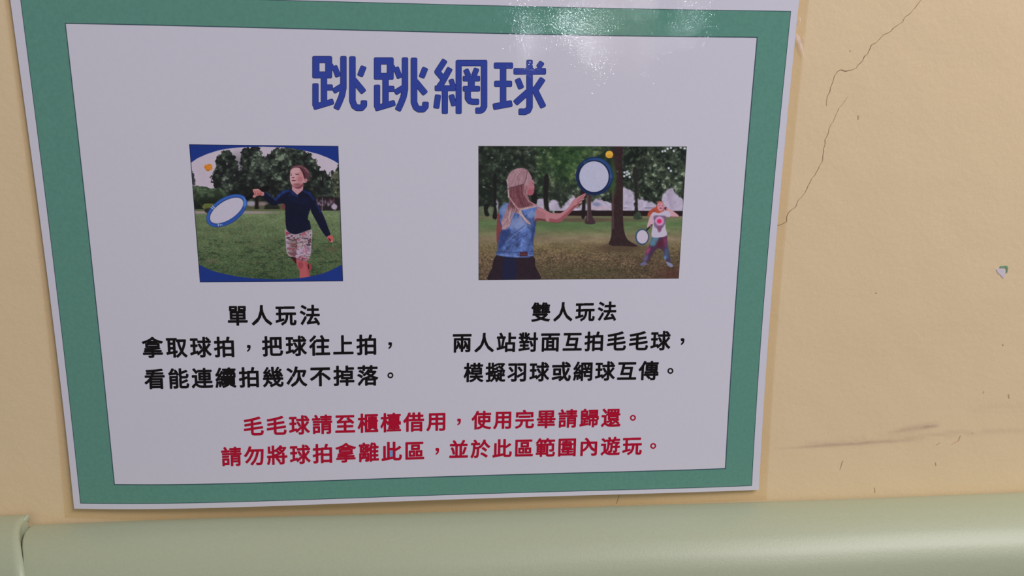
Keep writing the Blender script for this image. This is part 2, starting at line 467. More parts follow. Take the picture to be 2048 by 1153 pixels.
    # patterned shorts
    p.poly([(165, 235), (230, 290), (330, 325), (450, 292), (590, 245), (612, 300), (604, 420), (592, 560), (578, 680), (532, 760), (440, 750),
            (310, 692), (255, 690), (205, 650), (186, 560), (175, 400)], (172, 152, 168), soft=1.0)
    msk = np.clip(0.5-sdist(X, Y, p.tp([(170, 240), (230, 295), (330, 328), (450, 295), (588, 250), (600, 420), (585, 560), (570, 680), (530, 755), (440, 745), (310, 690), (210, 645), (180, 400)])), 0, 1)
    n_ = fbm(X, Y, 4.2, 51, 2, 2.4)
    p.arr(msk*np.clip((n_-0.56)/0.05, 0, 1), np.array((74, 48, 62)), 0.85)
    p.arr(msk*np.clip((0.36-n_)/0.05, 0, 1), np.array((120, 96, 84)), 0.7)
    p.arr(msk*np.clip((fbm(X, Y, 6, 77, 2)-0.66)/0.05, 0, 1), np.array((160, 62, 84)), 0.8)
    p.poly([(235, 420), (340, 390), (370, 430), (345, 560), (330, 680), (215, 650), (240, 540)], (96, 74, 68), soft=4, op=0.45)
    p.line([(350, 420), (350, 560), (325, 690)], 10, (62, 40, 44), soft=1.5, op=0.8)
    p.line([(330, 420), (400, 378), (480, 380), (560, 395)], 7, (52, 36, 48), op=0.9)
    p.line([(470, 490), (510, 530), (580, 550)], 7, (44, 30, 48), op=0.9)
    p.poly([(400, 545), (590, 545), (575, 660), (380, 690), (350, 660), (360, 560)], (180, 160, 184), soft=6, op=0.5)
    p.line([(420, 700), (545, 735)], 34, (150, 64, 78), soft=3, op=0.6); p.line([(430, 675), (575, 690)], 8, (60, 46, 56), op=0.9)
    p.line([(370, 728), (440, 750), (530, 760)], 7, (60, 36, 40), op=0.9)
    p.ell(470, 322, 34, 22, (168, 66, 96), soft=2, op=0.7); p.ell(300, 495, 40, 20, (110, 42, 46), soft=2.5, op=0.6)
    # oval opening in the blue mount
    p.frame(*L)
    oval = [(40, 240), (80, 209), (130, 174), (200, 143), (280, 117), (350, 103), (430, 95), (520, 90), (620, 88), (750, 92), (850, 102), (940, 120), (1030, 143),
            (1100, 170), (1150, 195), (1182, 216), (1240, 260), (1270, 600), (1250, 940), (1205, 966), (1120, 1010), (1060, 1033), (1000, 1049), (930, 1062), (850, 1071), (700, 1077),
            (560, 1070), (480, 1062), (400, 1050), (320, 1033), (250, 1015), (190, 992), (140, 965), (80, 930), (20, 600)]
    d = sdist(X, Y, p.tp(oval))
    blue = np.array((26, 49, 122))*(1+0.06*(fbm(X, Y, 3, 5)-0.5))[..., None]
    p.arr(0.5+d/0.9, blue)
    e = sdist(X, Y, p.tp([(70, 72), (1177, 84), (1211, 1088), (149, 1096)]))
    p.arr((e+1.4)/1.0, np.array((24, 30, 66)), 0.7)
    p.arr((e+1.4)/1.0*(v < 1060)*(v > 200), np.array((42, 44, 40)), 0.5)
    return p.C

# ------------------------------------------------------------------ picture 2: two girls under trees
R = (940, 275, 3.8444); D = (980, 325, 4.804); EE = (1100, 290, 7.206); F = (1250, 380, 6.406)
def paint_girls(X, Y):
    p = Paint(X, Y)
    p.frame(*R); u, v = p.u(), p.v()
    left = np.clip((520-u)/350, 0, 1)[..., None]; mid = (np.exp(-((u-760)/260)**2)*np.clip((430-v)/200, 0, 1))[..., None]
    fa = foliage(X, Y, (28, 34, 31), (72, 82, 66), (134, 146, 128), 8.5, 101, 0.40, 0.64)
    fb = foliage(X, Y, (34, 54, 34), (70, 98, 58), (124, 134, 84), 9, 131, 0.38, 0.64)
    fc = foliage(X, Y, (25, 29, 28), (52, 62, 51), (96, 116, 94), 7, 151)
    base = fa*(1-mid)+fb*mid
    base = base*(1-left*0.75)+fc*left*0.75
    base = base*(1-0.25*np.clip((u-1100)/200, 0, 1)*np.clip((1400-u)/100, 0, 1))[..., None]
    p.C[:] = base
    p.poly([(60, 60), (205, 60), (205, 200), (190, 330), (205, 560), (60, 560)], (26, 30, 27), soft=14, op=0.45)
    p.poly([(380, 60), (500, 60), (510, 300), (505, 500), (450, 500), (400, 250)], (24, 26, 26), soft=8, op=0.5)
    p.poly([(560, 330), (800, 400), (850, 520), (580, 520)], (40, 46, 40), soft=14, op=0.4)
    p.poly([(1190, 300), (1340, 300), (1320, 420), (1200, 420)], (28, 34, 30), soft=10, op=0.6)
    rb = random.Random(31)
    for k in range(230):
        x = rb.uniform(60, 1670); y = rb.uniform(60, 470); m_ = math.exp(-((x-760)/260)**2)
        if x < 520: cols = [(72, 88, 66), (22, 26, 24), (54, 66, 50), (96, 108, 92)]
        elif m_ > 0.3: cols = [(96, 116, 68), (44, 72, 40), (118, 126, 76), (28, 38, 28), (70, 100, 52)]
        else: cols = [(92, 110, 90), (36, 44, 38), (116, 130, 112), (70, 92, 66)]
        p.ell(x, y, rb.uniform(6, 22), rb.uniform(4, 11), rb.choice(cols), ang=rb.uniform(-60, 60), soft=2.2, op=rb.uniform(0.25, 0.6))
    rng = random.Random(9)
    for k in range(60):
        x = rng.uniform(90, 640) if k < 32 else rng.uniform(1180, 1640); y = rng.uniform(80, 400)
        r = rng.uniform(3, 8)
        p.ell(x, y, r, r, rng.choice([(128, 146, 130), (112, 130, 104), (140, 158, 150), (110, 124, 90)]), soft=1.6, op=0.6)
    for x, y in ((1188, 270), (1205, 288), (1228, 305), (1186, 298), (1208, 265), (1528, 237), (1545, 258), (1500, 105), (1520, 88), (1545, 80), (1650, 85), (1620, 78), (1567, 104), (1480, 108), (1222, 278)):
        p.ell(x, y, 9, 9, (200, 205, 214), soft=1.5, op=0.85)
    # bright background between the trunks
    W = (182, 170, 194)
    def blob(P, col=W, soft=3.5, edge=5, seed=3): p.poly(P, col, soft=soft, edge=edge, seed=seed, tex=0.14, tsc=7, op=0.92)
    blob([(200, 500), (215, 495), (220, 570), (195, 600)])
    blob([(515, 500), (540, 475), (570, 480), (568, 560), (510, 560)])
    blob([(600, 530), (640, 470), (680, 500), (700, 545), (780, 470), (800, 455), (840, 500), (830, 545), (880, 500), (890, 565), (600, 568)])
    blob([(930, 500), (980, 470), (1040, 490), (1095, 520), (1095, 562), (930, 562)])
    p.ell(975, 515, 28, 14, (100, 112, 150), soft=3, op=0.7); p.ell(1010, 545, 60, 12, (188, 158, 166), soft=4, op=0.5)
    blob([(1172, 400), (1200, 390), (1230, 410), (1260, 440), (1262, 562), (1172, 562)])
    blob([(1290, 480), (1340, 470), (1400, 500), (1440, 540), (1430, 570), (1292, 566)])
    blob([(1490, 440), (1520, 400), (1560, 400), (1590, 440), (1640, 490), (1636, 566), (1480, 566)])
    p.line([(1345, 543), (1425, 543)], 8, (96, 96, 116), op=0.7); p.line([(1180, 543), (1210, 543)], 7, (96, 96, 116), op=0.7)
    p.ell(1540, 480, 14, 60, (160, 140, 166), soft=4, op=0.5)
    blob([(65, 540), (120, 530), (205, 545), (205, 610), (65, 610)], (98, 108, 84), edge=1)
    # wall and ground
    p.poly([(650, 566), (900, 562), (1645, 566), (1640, 612), (900, 608), (655, 604)], (36, 25, 27), soft=1.5, smooth=False)
    gr = np.clip((v-605)/480, 0, 1)
    stops = [(0, (104, 102, 78)), (0.12, (88, 110, 72)), (0.24, (106, 112, 80)), (0.36, (128, 114, 92)), (0.5, (116, 102, 74)), (0.7, (102, 84, 66)), (1.0, (88, 72, 58))]
    ts = [s[0] for s in stops]
    G = np.stack([np.interp(gr, ts, [s[1][k] for s in stops]) for k in range(3)], -1)
    G *= (1-0.12*np.clip((u-900)/400, 0, 1)*np.clip((v-820)/60, 0, 1))[..., None]
    G *= (1+(fbm(X, Y, 30, 12, 3, 7)-0.5)*0.3)[..., None]
    leaf = fbm(X, Y, 2.8, 15, 3, 1.8)
    lv = np.clip((v-780)/150, 0, 1)
    G *= (1+(leaf-0.5)*(0.12+0.8*lv))[..., None]
    p.arr((v-603)/5, G)
    p.arr(np.clip((fbm(X, Y, 2.6, 18, 2, 2)-0.66)/0.06, 0, 1)*lv*np.clip((fbm(X, Y, 30, 70)-0.35)*4, 0, 1), np.array((162, 132, 104)), 0.6)
    p.arr(np.clip((fbm(X, Y, 2.6, 28, 2, 2)-0.7)/0.05, 0, 1)*lv, np.array((46, 44, 34)), 0.6)
    p.ell(820, 1040, 330, 60, (66, 70, 44), soft=25, op=0.4); p.ell(1560, 1060, 120, 60, (84, 50, 46), soft=20, op=0.6)
    p.ell(900, 635, 360, 16, (88, 66, 60), soft=4, op=0.7); p.ell(760, 612, 130, 10, (112, 100, 76), soft=2.5, op=0.7); p.ell(1500, 615, 200, 8, (120, 112, 84), soft=2.5, op=0.6)
    p.ell(700, 690, 260, 30, (80, 104, 66), soft=9, op=0.5)
    p.ell(1150, 850, 190, 34, (74, 58, 48), soft=9, op=0.7)
    # trunks
    p.poly([(108, 520), (150, 520), (135, 560), (150, 600), (115, 600)], (26, 26, 26), soft=2)
    p.poly([(178, 300), (205, 300), (200, 500), (208, 622), (172, 618), (184, 540)], (28, 26, 28), soft=2)
    p.poly([(476, 430), (512, 430), (512, 510), (478, 510)], (26, 24, 24), soft=2)
    p.poly([(570, 300), (606, 300), (600, 480), (612, 580), (585, 560), (566, 500)], (30, 28, 28), soft=2.5)
    p.poly([(850, 400), (886, 400), (884, 610), (856, 612), (862, 500)], (34, 26, 30), soft=2)
    p.poly([(1250, 250), (1290, 250), (1286, 480), (1300, 600), (1326, 625), (1262, 627), (1272, 560), (1268, 430)], (38, 36, 36), soft=2)
    p.poly([(896, 430), (932, 430), (930, 520), (938, 600), (964, 662), (884, 662), (898, 600), (903, 520)], (62, 46, 50), soft=1.6)
    p.line([(905, 450), (905, 640)], 9, (110, 86, 94), soft=1.5, op=0.6)
    p.poly([(1100, 60), (1174, 60), (1170, 200), (1176, 400), (1176, 600), (1186, 720), (1215, 790), (1290, 838), (1180, 836), (1070, 828),
            (1086, 760), (1090, 600), (1088, 420), (1098, 250)], (50, 35, 38), soft=1.6, tex=0.22, tsc=4)
    p.line([(1098, 420), (1100, 700)], 12, (92, 68, 72), soft=2, op=0.7)
    p.ell(1100, 330, 24, 110, (58, 86, 46), soft=5, op=0.75, tex=0.3); p.ell(1095, 180, 18, 60, (48, 66, 40), soft=5, op=0.5, tex=0.3)
    p.ell(1135, 262, 8, 8, (100, 116, 90), soft=2, op=0.5)
    p.poly([(1258, 600), (1300, 570), (1325, 626), (1260, 626)], (60, 76, 58), soft=2, op=0.7, tex=0.2)
    # ball, big bat
    p.ell(1071, 131, 29, 28, (212, 160, 62), tex=0.1); p.ell(1071, 144, 24, 14, (190, 128, 44), soft=3, op=0.5)
    p.poly([(852, 400), (888, 420), (880, 450), (825, 545), (805, 540), (850, 460)], (42, 22, 28), smooth=False)
    p.ell(957, 297, 144, 148, (25, 42, 82), soft=1.0)
    p.ell(966, 288, 128, 130, (44, 76, 124), soft=3.0, op=0.8)
    p.ell(952, 303, 124, 128, (22, 28, 58), soft=1.5)
    p.ell(953, 302, 113, 118, (172, 172, 196), soft=0.9, tex=0.03)
    for a in (0, 10, 20): p.line([(1072, 288+a), (1094, 290+a)], 3, (90, 130, 160), op=0.6)
    p.line([(880, 185), (900, 200)], 4, (80, 110, 130), op=0.6); p.line([(872, 192), (890, 207)], 4, (80, 110, 130), op=0.6)
    # stretched arm
    p.frame(*D)
    p.poly([(425, 430), (470, 430), (520, 452), (575, 485), (640, 488), (690, 495), (700, 545), (670, 575), (620, 575), (540, 562), (470, 545), (435, 590), (415, 560)], (160, 106, 113))
    p.poly([(440, 540), (520, 545), (620, 560), (675, 550), (670, 578), (620, 578), (540, 566), (460, 560), (430, 600)], (96, 46, 54), soft=2.5, op=0.8)
    p.line([(470, 450), (560, 490)], 20, (184, 124, 136), soft=3, op=0.6)
    p.frame(*EE)
    p.poly([(-60, 960), (0, 975), (90, 1004), (150, 985), (215, 945), (280, 880), (330, 800), (400, 752), (440, 730), (500, 700), (516, 712), (494, 752),
            (455, 778), (495, 768), (492, 785), (450, 815), (462, 830), (420, 860), (395, 905), (355, 912), (285, 985), (200, 1065), (110, 1115), (0, 1105), (-60, 1090)], (172, 116, 124))
    p.poly([(0, 1060), (100, 1075), (200, 1010), (300, 920), (340, 880), (360, 912), (285, 985), (200, 1065), (110, 1116), (0, 1108)], (128, 62, 72), soft=3, op=0.75)
    p.line([(400, 800), (495, 718)], 9, (110, 52, 60), op=0.7); p.line([(395, 835), (460, 795)], 8, (96, 44, 52), op=0.8); p.line([(360, 890), (420, 850)], 20, (96, 40, 48), soft=2, op=0.7)
    # near girl
    p.frame(*D)
    p.poly([(62, 893), (230, 915), (412, 900), (436, 1000), (466, 1150), (0, 1150), (18, 1020)], (42, 30, 40), tex=0.15)
    p.poly([(140, 905), (240, 912), (245, 1150), (120, 1150)], (28, 32, 64), soft=5, op=0.8)
    p.poly([(78, 490), (106, 520), (108, 640), (92, 770), (66, 765), (62, 640)], (122, 60, 66))
    p.poly([(92, 455), (130, 402), (190, 390), (330, 420), (440, 420), (452, 440), (432, 480), (428, 560), (440, 600), (424, 720), (412, 800), (416, 900), (270, 916), (62, 892), (76, 840),
            (84, 750), (108, 650), (96, 560)], (76, 96, 150), tex=0.45, tsc=7, seed=8)
    p.ell(270, 590, 90, 60, (138, 150, 194), soft=10, op=0.7); p.ell(160, 460, 60, 50, (128, 146, 182), soft=8, op=0.6); p.ell(400, 500, 40, 40, (128, 148, 190), soft=6, op=0.6)
    p.poly([(110, 660), (200, 650), (150, 760), (80, 850), (85, 740)], (38, 50, 98), soft=6, op=0.75)
    p.poly([(428, 560), (440, 600), (418, 740), (412, 810), (396, 720)], (40, 50, 96), soft=4, op=0.7)
    for q in ([(130, 780), (230, 690), (330, 610)], [(160, 830), (260, 740), (360, 690)], [(250, 830), (300, 740)], [(370, 800), (410, 700)], [(75, 858), (240, 868), (415, 855)], [(90, 560), (120, 640)]):
        p.line(q, 7, (40, 52, 104), soft=2, op=0.7)
    for q in ([(150, 770), (240, 690), (340, 620)], [(300, 800), (340, 730)], [(70, 882), (270, 905), (412, 890)], [(120, 430), (180, 400)]):
        p.line(q, 6, (150, 164, 206), soft=2, op=0.55)
    p.poly([(285, 862), (362, 858), (362, 900), (285, 905)], (74, 40, 52), smooth=False); p.line([(298, 884), (350, 882)], 5, (120, 84, 84), op=0.7)
    # face and hair
    p.poly([(365, 190), (402, 165), (416, 176), (424, 196), (420, 210), (430, 236), (424, 246), (428, 262), (420, 270), (422, 284), (408, 310), (380, 320), (350, 300), (345, 240)], (166, 106, 116), smooth=False)
    p.ell(385, 285, 34, 30, (150, 74, 88), soft=6, op=0.7); p.line([(408, 176), (419, 196)], 7, (190, 132, 142), soft=2, op=0.7); p.ell(411, 200, 7, 4, (96, 50, 60), op=0.8); p.line([(414, 263), (427, 262)], 4, (110, 46, 58), op=0.8)
    p.poly([(185, 290), (176, 230), (160, 175), (190, 100), (230, 72), (270, 56), (320, 56), (360, 78), (392, 125), (404, 165), (382, 190), (372, 235), (358, 300),
            (385, 370), (450, 408), (448, 425), (350, 448), (290, 470), (330, 530), (392, 596), (350, 580), (290, 505), (210, 480), (195, 560), (190, 605), (150, 645),
            (116, 642), (120, 600), (104, 580), (140, 500), (165, 430), (186, 380)], (150, 116, 126), tex=0.14, tsc=5, edge=0.6)
    p.poly([(182, 262), (250, 235), (322, 212), (340, 250), (345, 310), (385, 372), (420, 405), (340, 430), (280, 440), (215, 440), (188, 360)], (106, 62, 72), soft=2.5, tex=0.2)
    p.poly([(188, 380), (230, 430), (290, 455), (280, 480), (200, 470), (170, 440)], (98, 56, 64), soft=3, op=0.7)
    rs = random.Random(12)
    def strand(a, b_, c, w_, col, op):
        P = [((1-t)**2*a[0]+2*t*(1-t)*b_[0]+t*t*c[0], (1-t)**2*a[1]+2*t*(1-t)*b_[1]+t*t*c[1]) for t in (0, .25, .5, .75, 1)]
        p.line(P, w_, col, soft=1.0, op=op)
    for k in range(34):      # crown combed back to the band
        t = rs.random(); e = (178+t*150, 252-t*42)
        strand((250+rs.uniform(0, 110), 62+rs.uniform(0, 30)), (180+t*130+rs.uniform(-10, 10), 130+rs.uniform(-20, 20)), e, rs.uniform(2, 5),
               rs.choice([(192, 160, 166), (170, 132, 142), (124, 88, 98), (104, 68, 78), (184, 146, 150)]), 0.5)
    for k in range(30):      # hair under the band
        x0 = rs.uniform(190, 335); t = (x0-190)/145
        strand((x0, 250-t*30), (x0-20+t*30, 330), (230+t*160+rs.uniform(-25, 25), 420+rs.uniform(-20, 15)), rs.uniform(2, 4.5),
               rs.choice([(150, 100, 106), (84, 44, 54), (132, 84, 92), (72, 38, 46), (166, 120, 120)]), 0.5)
    for k in range(26):      # ends over the shoulder
        x0 = rs.uniform(180, 250)
        strand((x0, rs.uniform(420, 460)), (x0-20, 520), (rs.uniform(108, 200), rs.uniform(560, 640)), rs.uniform(2, 4.5),
               rs.choice([(186, 156, 164), (160, 124, 134), (112, 72, 82), (200, 172, 176)]), 0.55)
    for k in range(12):
        strand((rs.uniform(240, 300), rs.uniform(440, 470)), (300, 500), (rs.uniform(240, 390), rs.uniform(520, 596)), rs.uniform(1.5, 3.5), rs.choice([(196, 168, 168), (170, 146, 160)]), 0.55)
    p.line([(180, 247), (240, 234), (322, 211)], 7, (66, 36, 46), soft=1.8, op=0.85); p.line([(358, 88), (350, 150), (325, 208)], 7, (84, 48, 58), soft=2, op=0.7)
    for q, w_, c_ in (([(176, 270), (180, 330), (230, 400), (290, 470), (330, 540), (385, 592)], 13, (200, 170, 166)), ([(166, 170), (172, 240), (180, 330)], 11, (196, 168, 172)), ([(330, 220), (326, 300), (372, 372), (430, 412)], 8, (184, 146, 150)),
                      ([(365, 110), (355, 180), (340, 250)], 9, (176, 138, 146)), ([(300, 455), (360, 440), (445, 425)], 11, (202, 170, 158)), ([(120, 630), (185, 600)], 6, (200, 176, 180)), ([(140, 290), (165, 260)], 4, (150, 136, 140))):
        p.line(q, w_, c_, soft=2.2, op=0.65)
    p.ell(352, 240, 8, 18, (136, 76, 84), soft=1.5, op=0.7)
    # far girl
    p.frame(*F)
    p.poly([(288, 335), (300, 290), (330, 255), (400, 212), (418, 165), (450, 148), (485, 158), (500, 200), (500, 250), (480, 300), (400, 312), (350, 330), (320, 345)], (164, 74, 58), tex=0.2, soft=2)
    p.poly([(355, 600), (440, 605), (528, 575), (545, 690), (560, 780), (572, 860), (582, 930), (540, 920), (500, 860), (492, 790), (430, 750), (380, 790), (340, 850), (272, 945), (236, 930),
            (262, 830), (290, 760), (320, 690)], (70, 48, 70), soft=1.8)
    p.poly([(350, 610), (430, 615), (400, 700), (350, 720), (318, 700)], (84, 128, 150), soft=4, op=0.85); p.poly([(540, 640), (560, 780), (560, 880), (500, 870), (505, 780), (530, 740)], (66, 92, 126), soft=5, op=0.7)
    p.ell(512, 660, 20, 60, (150, 52, 96), soft=5, op=0.7); p.ell(296, 780, 20, 45, (168, 66, 118), ang=25, soft=4, op=0.8); p.ell(450, 690, 50, 50, (84, 32, 46), soft=7, op=0.7)
    p.ell(265, 880, 24, 50, (96, 92, 130), ang=25, soft=4, op=0.8); p.ell(515, 870, 16, 24, (100, 146, 184), soft=3, op=0.7); p.ell(560, 900, 20, 30, (60, 62, 104), soft=4, op=0.7)
    p.poly([(198, 950), (240, 925), (275, 935), (262, 965), (205, 970)], (96, 98, 134), soft=2); p.poly([(525, 925), (575, 935), (615, 965), (600, 990), (555, 975)], (124, 128, 160), soft=2)
    p.poly([(330, 320), (372, 290), (385, 380), (345, 450), (305, 485), (283, 472), (300, 400)], (192, 154, 168), soft=1.5)
    p.poly([(500, 262), (560, 238), (620, 275), (684, 325), (678, 348), (600, 346), (556, 345), (530, 300)], (190, 146, 158), soft=1.5)
    p.line([(570, 345), (675, 347)], 8, (110, 66, 80), soft=1.5, op=0.7)
    p.poly([(345, 310), (380, 285), (430, 300), (520, 268), (582, 298), (568, 350), (524, 352), (518, 480), (538, 578), (450, 610), (345, 602), (348, 500), (365, 400)], (182, 172, 192), soft=1.5)
    p.poly([(368, 335), (440, 330), (524, 340), (516, 420), (496, 470), (466, 500), (440, 542), (415, 500), (375, 470), (372, 400)], (112, 92, 122), soft=2.5, tex=0.3, tsc=2.5)
    p.ell(442, 400, 58, 60, (190, 140, 178), soft=2.5, tex=0.12); p.ell(440, 403, 30, 28, (196, 42, 92), soft=2)
    p.poly([(416, 470), (470, 470), (462, 530), (425, 540)], (126, 70, 100), soft=3, op=0.7)
    p.ell(456, 212, 43, 62, (192, 132, 144), soft=1.5); p.ell(440, 200, 8, 5, (120, 72, 90)); p.ell(478, 200, 8, 5, (120, 72, 90)); p.ell(458, 236, 18, 8, (150, 74, 92)); p.ell(438, 160, 30, 16, (172, 96, 88), soft=3, op=0.6)
    p.ell(522, 240, 18, 20, (62, 34, 48), soft=2); p.ell(538, 245, 12, 16, (180, 130, 142), soft=2)
    p.line([(268, 528), (338, 452)], 20, (38, 28, 38)); p.ell(325, 462, 16, 16, (170, 120, 132), soft=2, op=0.6)
    p.ell(219, 604, 89, 104, (50, 82, 108), soft=1.2); p.ell(222, 604, 80, 94, (34, 54, 84), soft=1.2); p.ell(222, 603, 73, 87, (184, 174, 192), soft=1.0)
    e = sdist(X, Y, np.array([(957.2, 292.7), (1373.2, 293.7), (1357.2, 557.2), (957.6, 560.2)]))
    p.frame(*R)
    p.arr((e+1.0)/1.0, np.array((34, 34, 34)), 0.6)
    return p.C

# ------------------------------------------------------------------ wall
root_wall = None
xl = np.concatenate([[-2.5, -1.2, -0.5], np.linspace(-0.3, 0.08, 12), np.linspace(0.1, 0.36, 330), [0.45, 0.7, 1.4, 2.5]])
zl = np.concatenate([[-0.9, -0.6, -0.3], np.linspace(-0.2, -0.01, 220), np.linspace(0.0, 0.35, 30), [0.6, 1.0, 1.8]])
XX, ZZ = np.meshgrid(xl, zl)
WP = np.stack([XX, np.zeros_like(XX), ZZ], -1)
wall = fast_grid('wall_back', WP, M_WALL, None, False, flip=True)
wall['kind'] = 'structure'
px = to_px(WP); WX, WY = px[..., 0], px[..., 1]
sm = np.zeros_like(WX)
def streak(x0, y0, x1, y1, w0, w1, amp, seed, brk=0.4):
    global sm
    vx, vy = x1-x0, y1-y0; Ln = math.hypot(vx, vy)
    t = ((WX-x0)*vx+(WY-y0)*vy)/Ln**2
    d = ((WX-x0)*-vy+(WY-y0)*vx)/Ln
    w = w0+(w1-w0)*np.clip(t, 0, 1)
    env = np.clip(t*4, 0, 1)*np.clip((1-t)*4, 0, 1)
    n = fbm(WX, WY, 26, seed, 3, 5)
    sm = sm + amp*env*np.exp(-(d/w)**2)*np.clip((n-brk)*3+0.5, 0, 1.2)
streak(1545, 899, 1850, 879, 2.5, 3.5, 0.36, 3, 0.2)
streak(1600, 890, 1770, 882, 6, 9, 0.22, 13)
streak(1770, 867, 1885, 848, 4, 7, 0.32, 4, 0.25)
streak(1740, 880, 1990, 862, 7, 7, 0.2, 6)
streak(1836, 857, 1882, 852, 2.5, 2.5, 0.35, 8, 0.2)
streak(1960, 864, 2150, 853, 5, 7, 0.5, 5, 0.15)
streak(1930, 830, 2100, 800, 14, 18, 0.12, 7)
streak(1600, 700, 2050, 660, 40, 60, 0.04, 9)
at = wall.data.attributes.new('smudge', 'FLOAT', 'POINT')
at.data.foreach_set('value', np.clip(sm, 0, 0.8).ravel().astype(np.float32))

def ribbon(name, pts, widths, mat, parent, off=0.00015, seed=0):
    """thin line along photo-measured points on the wall; widths in mm"""
    r = random.Random(seed)
    P = []
    for (a, b_), (w0, w1) in zip(zip(pts[:-1], pts[1:]), zip(widths[:-1], widths[1:])):
        n = max(1, int(math.hypot(b_[0]-a[0], b_[1]-a[1])/6))
        for k in range(n):
            t = k/n
            P.append((a[0]+(b_[0]-a[0])*t+r.uniform(-.9, .9)*(k > 0), a[1]+(b_[1]-a[1])*t+r.uniform(-.9, .9)*(k > 0), (w0+(w1-w0)*t)*r.uniform(0.6, 1.35)))
    P.append((*pts[-1], widths[-1]))
    W = [pt(a, b_, 0) for a, b_, _ in P]
    V = []
    for i, w in enumerate(W):
        d = W[min(i+1, len(W)-1)]-W[max(i-1, 0)]
        d = d/np.linalg.norm(d); nrm = np.array((-d[2], 0, d[0]))*P[i][2]*0.00038
        V += [w+nrm+(0, -off, 0), w-nrm+(0, -off, 0), w+(0, 0.0004, 0)]
    Fc = []
    for i in range(len(W)-1):
        a = 3*i; c = a+3
        Fc += [(a, a+1, c+1, c), (a+1, a+2, c+2, c+1), (a+2, a, c, c+2)]
    return mesh_obj(name, V, Fc, mat, parent)

# upper crack, lower crack, short crack under the poster
def zz(P, x0, y0, s): return [(x0+a/s, y0+b_/s) for a, b_ in P]
c1 = zz([(1350, 5), (1322, 40), (1305, 65), (1275, 100), (1245, 135), (1205, 158), (1178, 212), (1120, 248), (1082, 275), (1072, 295), (995, 332), (960, 372), (918, 412), (878, 432), (862, 475), (848, 500), (845, 515), (812, 540), (795, 580), (745, 628), (738, 650), (690, 672), (632, 685), (588, 670), (558, 682), (525, 725), (512, 775), (485, 845), (480, 880), (455, 925), (448, 1020)], 1560, 0, 4.803)
w1 = [0.2, .3, .28, .25, .4, .3, .28, .3, .3, .3, .3, .3, .3, .35, .45, .3, .3, .4, .4, .38, .15, .2, .45, .4, .25, .28, .2, .3, .3, .2, .06]
c1 = [(1853, -14)] + c1; w1 = [0.25] + w1
ribbon('crack', c1, w1, M_CRACK, wall, seed=1)
c2 = zz([(465, -70), (560, 0)], 1560, 1000, 1)[:0] + [(1696, 193), (1688, 205), (1677, 217)] + zz([(605, 2), (580, 55), (560, 105), (525, 160), (510, 225), (488, 265), (490, 300), (476, 345), (470, 400), (468, 445), (440, 495), (400, 575), (370, 610), (335, 680), (310, 735), (280, 775), (252, 800), (238, 835), (228, 862), (182, 892), (150, 945), (148, 990), (110, 1012), (66, 1026)], 1540, 220, 4.435)
w2 = [.05, .12, .15] + [.16]*3 + [.2]*7 + [.22, .25, .28, .32, .26, .3, .24, .3, .36, .42, .3, .3, .4]
ribbon('crack', c2, (w2+[.3]*30)[:len(c2)], M_CRACK, wall, seed=2)
ribbon('crack', [(1237.5, 988), (1238, 993), (1235.5, 1000), (1233, 1008)], [.4, .55, .4, .3], M_CRACK, wall, seed=3)
for i, P in enumerate(([(1717, 231), (1716.5, 239)], [(2017, 789), (2018.5, 797)], [(1968, 783), (1966, 787)], [(1921, 872), (1917, 882), (1903, 890)], [(1880, 886), (1874, 890)],
                       [(1686, 922), (1682, 934), (1680, 940)], [(1946, 866), (1944, 867)], [(2005, 689), (2007, 692)], [(1751, 586), (1754, 587)], [(1700, 101), (1700.8, 103)], [(1871, 925), (1872, 932)], [(1749, 976), (1750, 986)])):
    ribbon('scuff_mark', P, [0.9 if i in (0, 1) else 0.6, 0.7, 0.3][:len(P)], M_SPECK, wall, seed=20+i)

# torn scrap stuck on the wall
scr = bpy.data.objects.new('sticker_scrap', None); scene.collection.objects.link(scr)
scr.location = pt(2005, 545, 0)
scr['label'] = 'tiny torn scrap of lavender paper with green edge stuck on the cream wall'
scr['category'] = 'sticker'
M_SCRAP, nt, b = new_mat('lavender_scrap_paper', alb(184, 172, 184), 0.7, 0.3); mottle(nt, b, alb(184, 172, 184), 900, 0.12)
M_SCRAPG, nt, b = new_mat('green_scrap_ink', alb(104, 136, 110), 0.7, 0.3); mottle(nt, b, alb(104, 136, 110), 1200, 0.25)
def slab(name, P, mat, parent, t=0.0002, base=0.0):
    ctr = np.array(parent.location)
    n = len(P); W = [pt(a, b_, 0)-ctr for a, b_ in P]
    V = [w+(0, -base-t, 0) for w in W]+[w+(0, -base, 0) for w in W]
    Fc = [tuple(range(n))[::-1]]+[tuple(range(n, 2*n))]+[(i, (i+1) % n, n+(i+1) % n, n+i) for i in range(n)]
    return mesh_obj(name, V, Fc, mat, parent)
S = 16.47
slab('torn_paper', zz([(365, 490), (440, 440), (500, 430), (600, 460), (650, 500), (665, 560), (640, 620), (660, 690), (610, 780), (570, 750), (510, 670), (440, 620), (390, 540)], 1970, 510, S), M_SCRAP, scr)
slab('green_edge', zz([(470, 440), (500, 375), (620, 365), (710, 360), (755, 410), (750, 480), (735, 580), (690, 600), (700, 500), (700, 450), (650, 420), (570, 440)], 1970, 510, S), M_SCRAPG, scr, 0.0003)

# ------------------------------------------------------------------ poster
poster = bpy.data.objects.new('laminated_poster', None); scene.collection.objects.link(poster)
poster['label'] = 'laminated poster with green border, blue Chinese title, two photos and instructions'
poster['category'] = 'poster'
POS = pt(830, 1018, 0); poster.location = POS

def stand(px, py):
    """how far the sheet stands off the wall at a point of the sheet"""
    u = np.clip((np.asarray(px, float)-60)/1500, 0, 1); v = np.clip(np.asarray(py, float)/1010, 0, 1)
    return 0.0011+0.0030*np.sin(np.pi*u)**1.2*v**3+0.0006*v

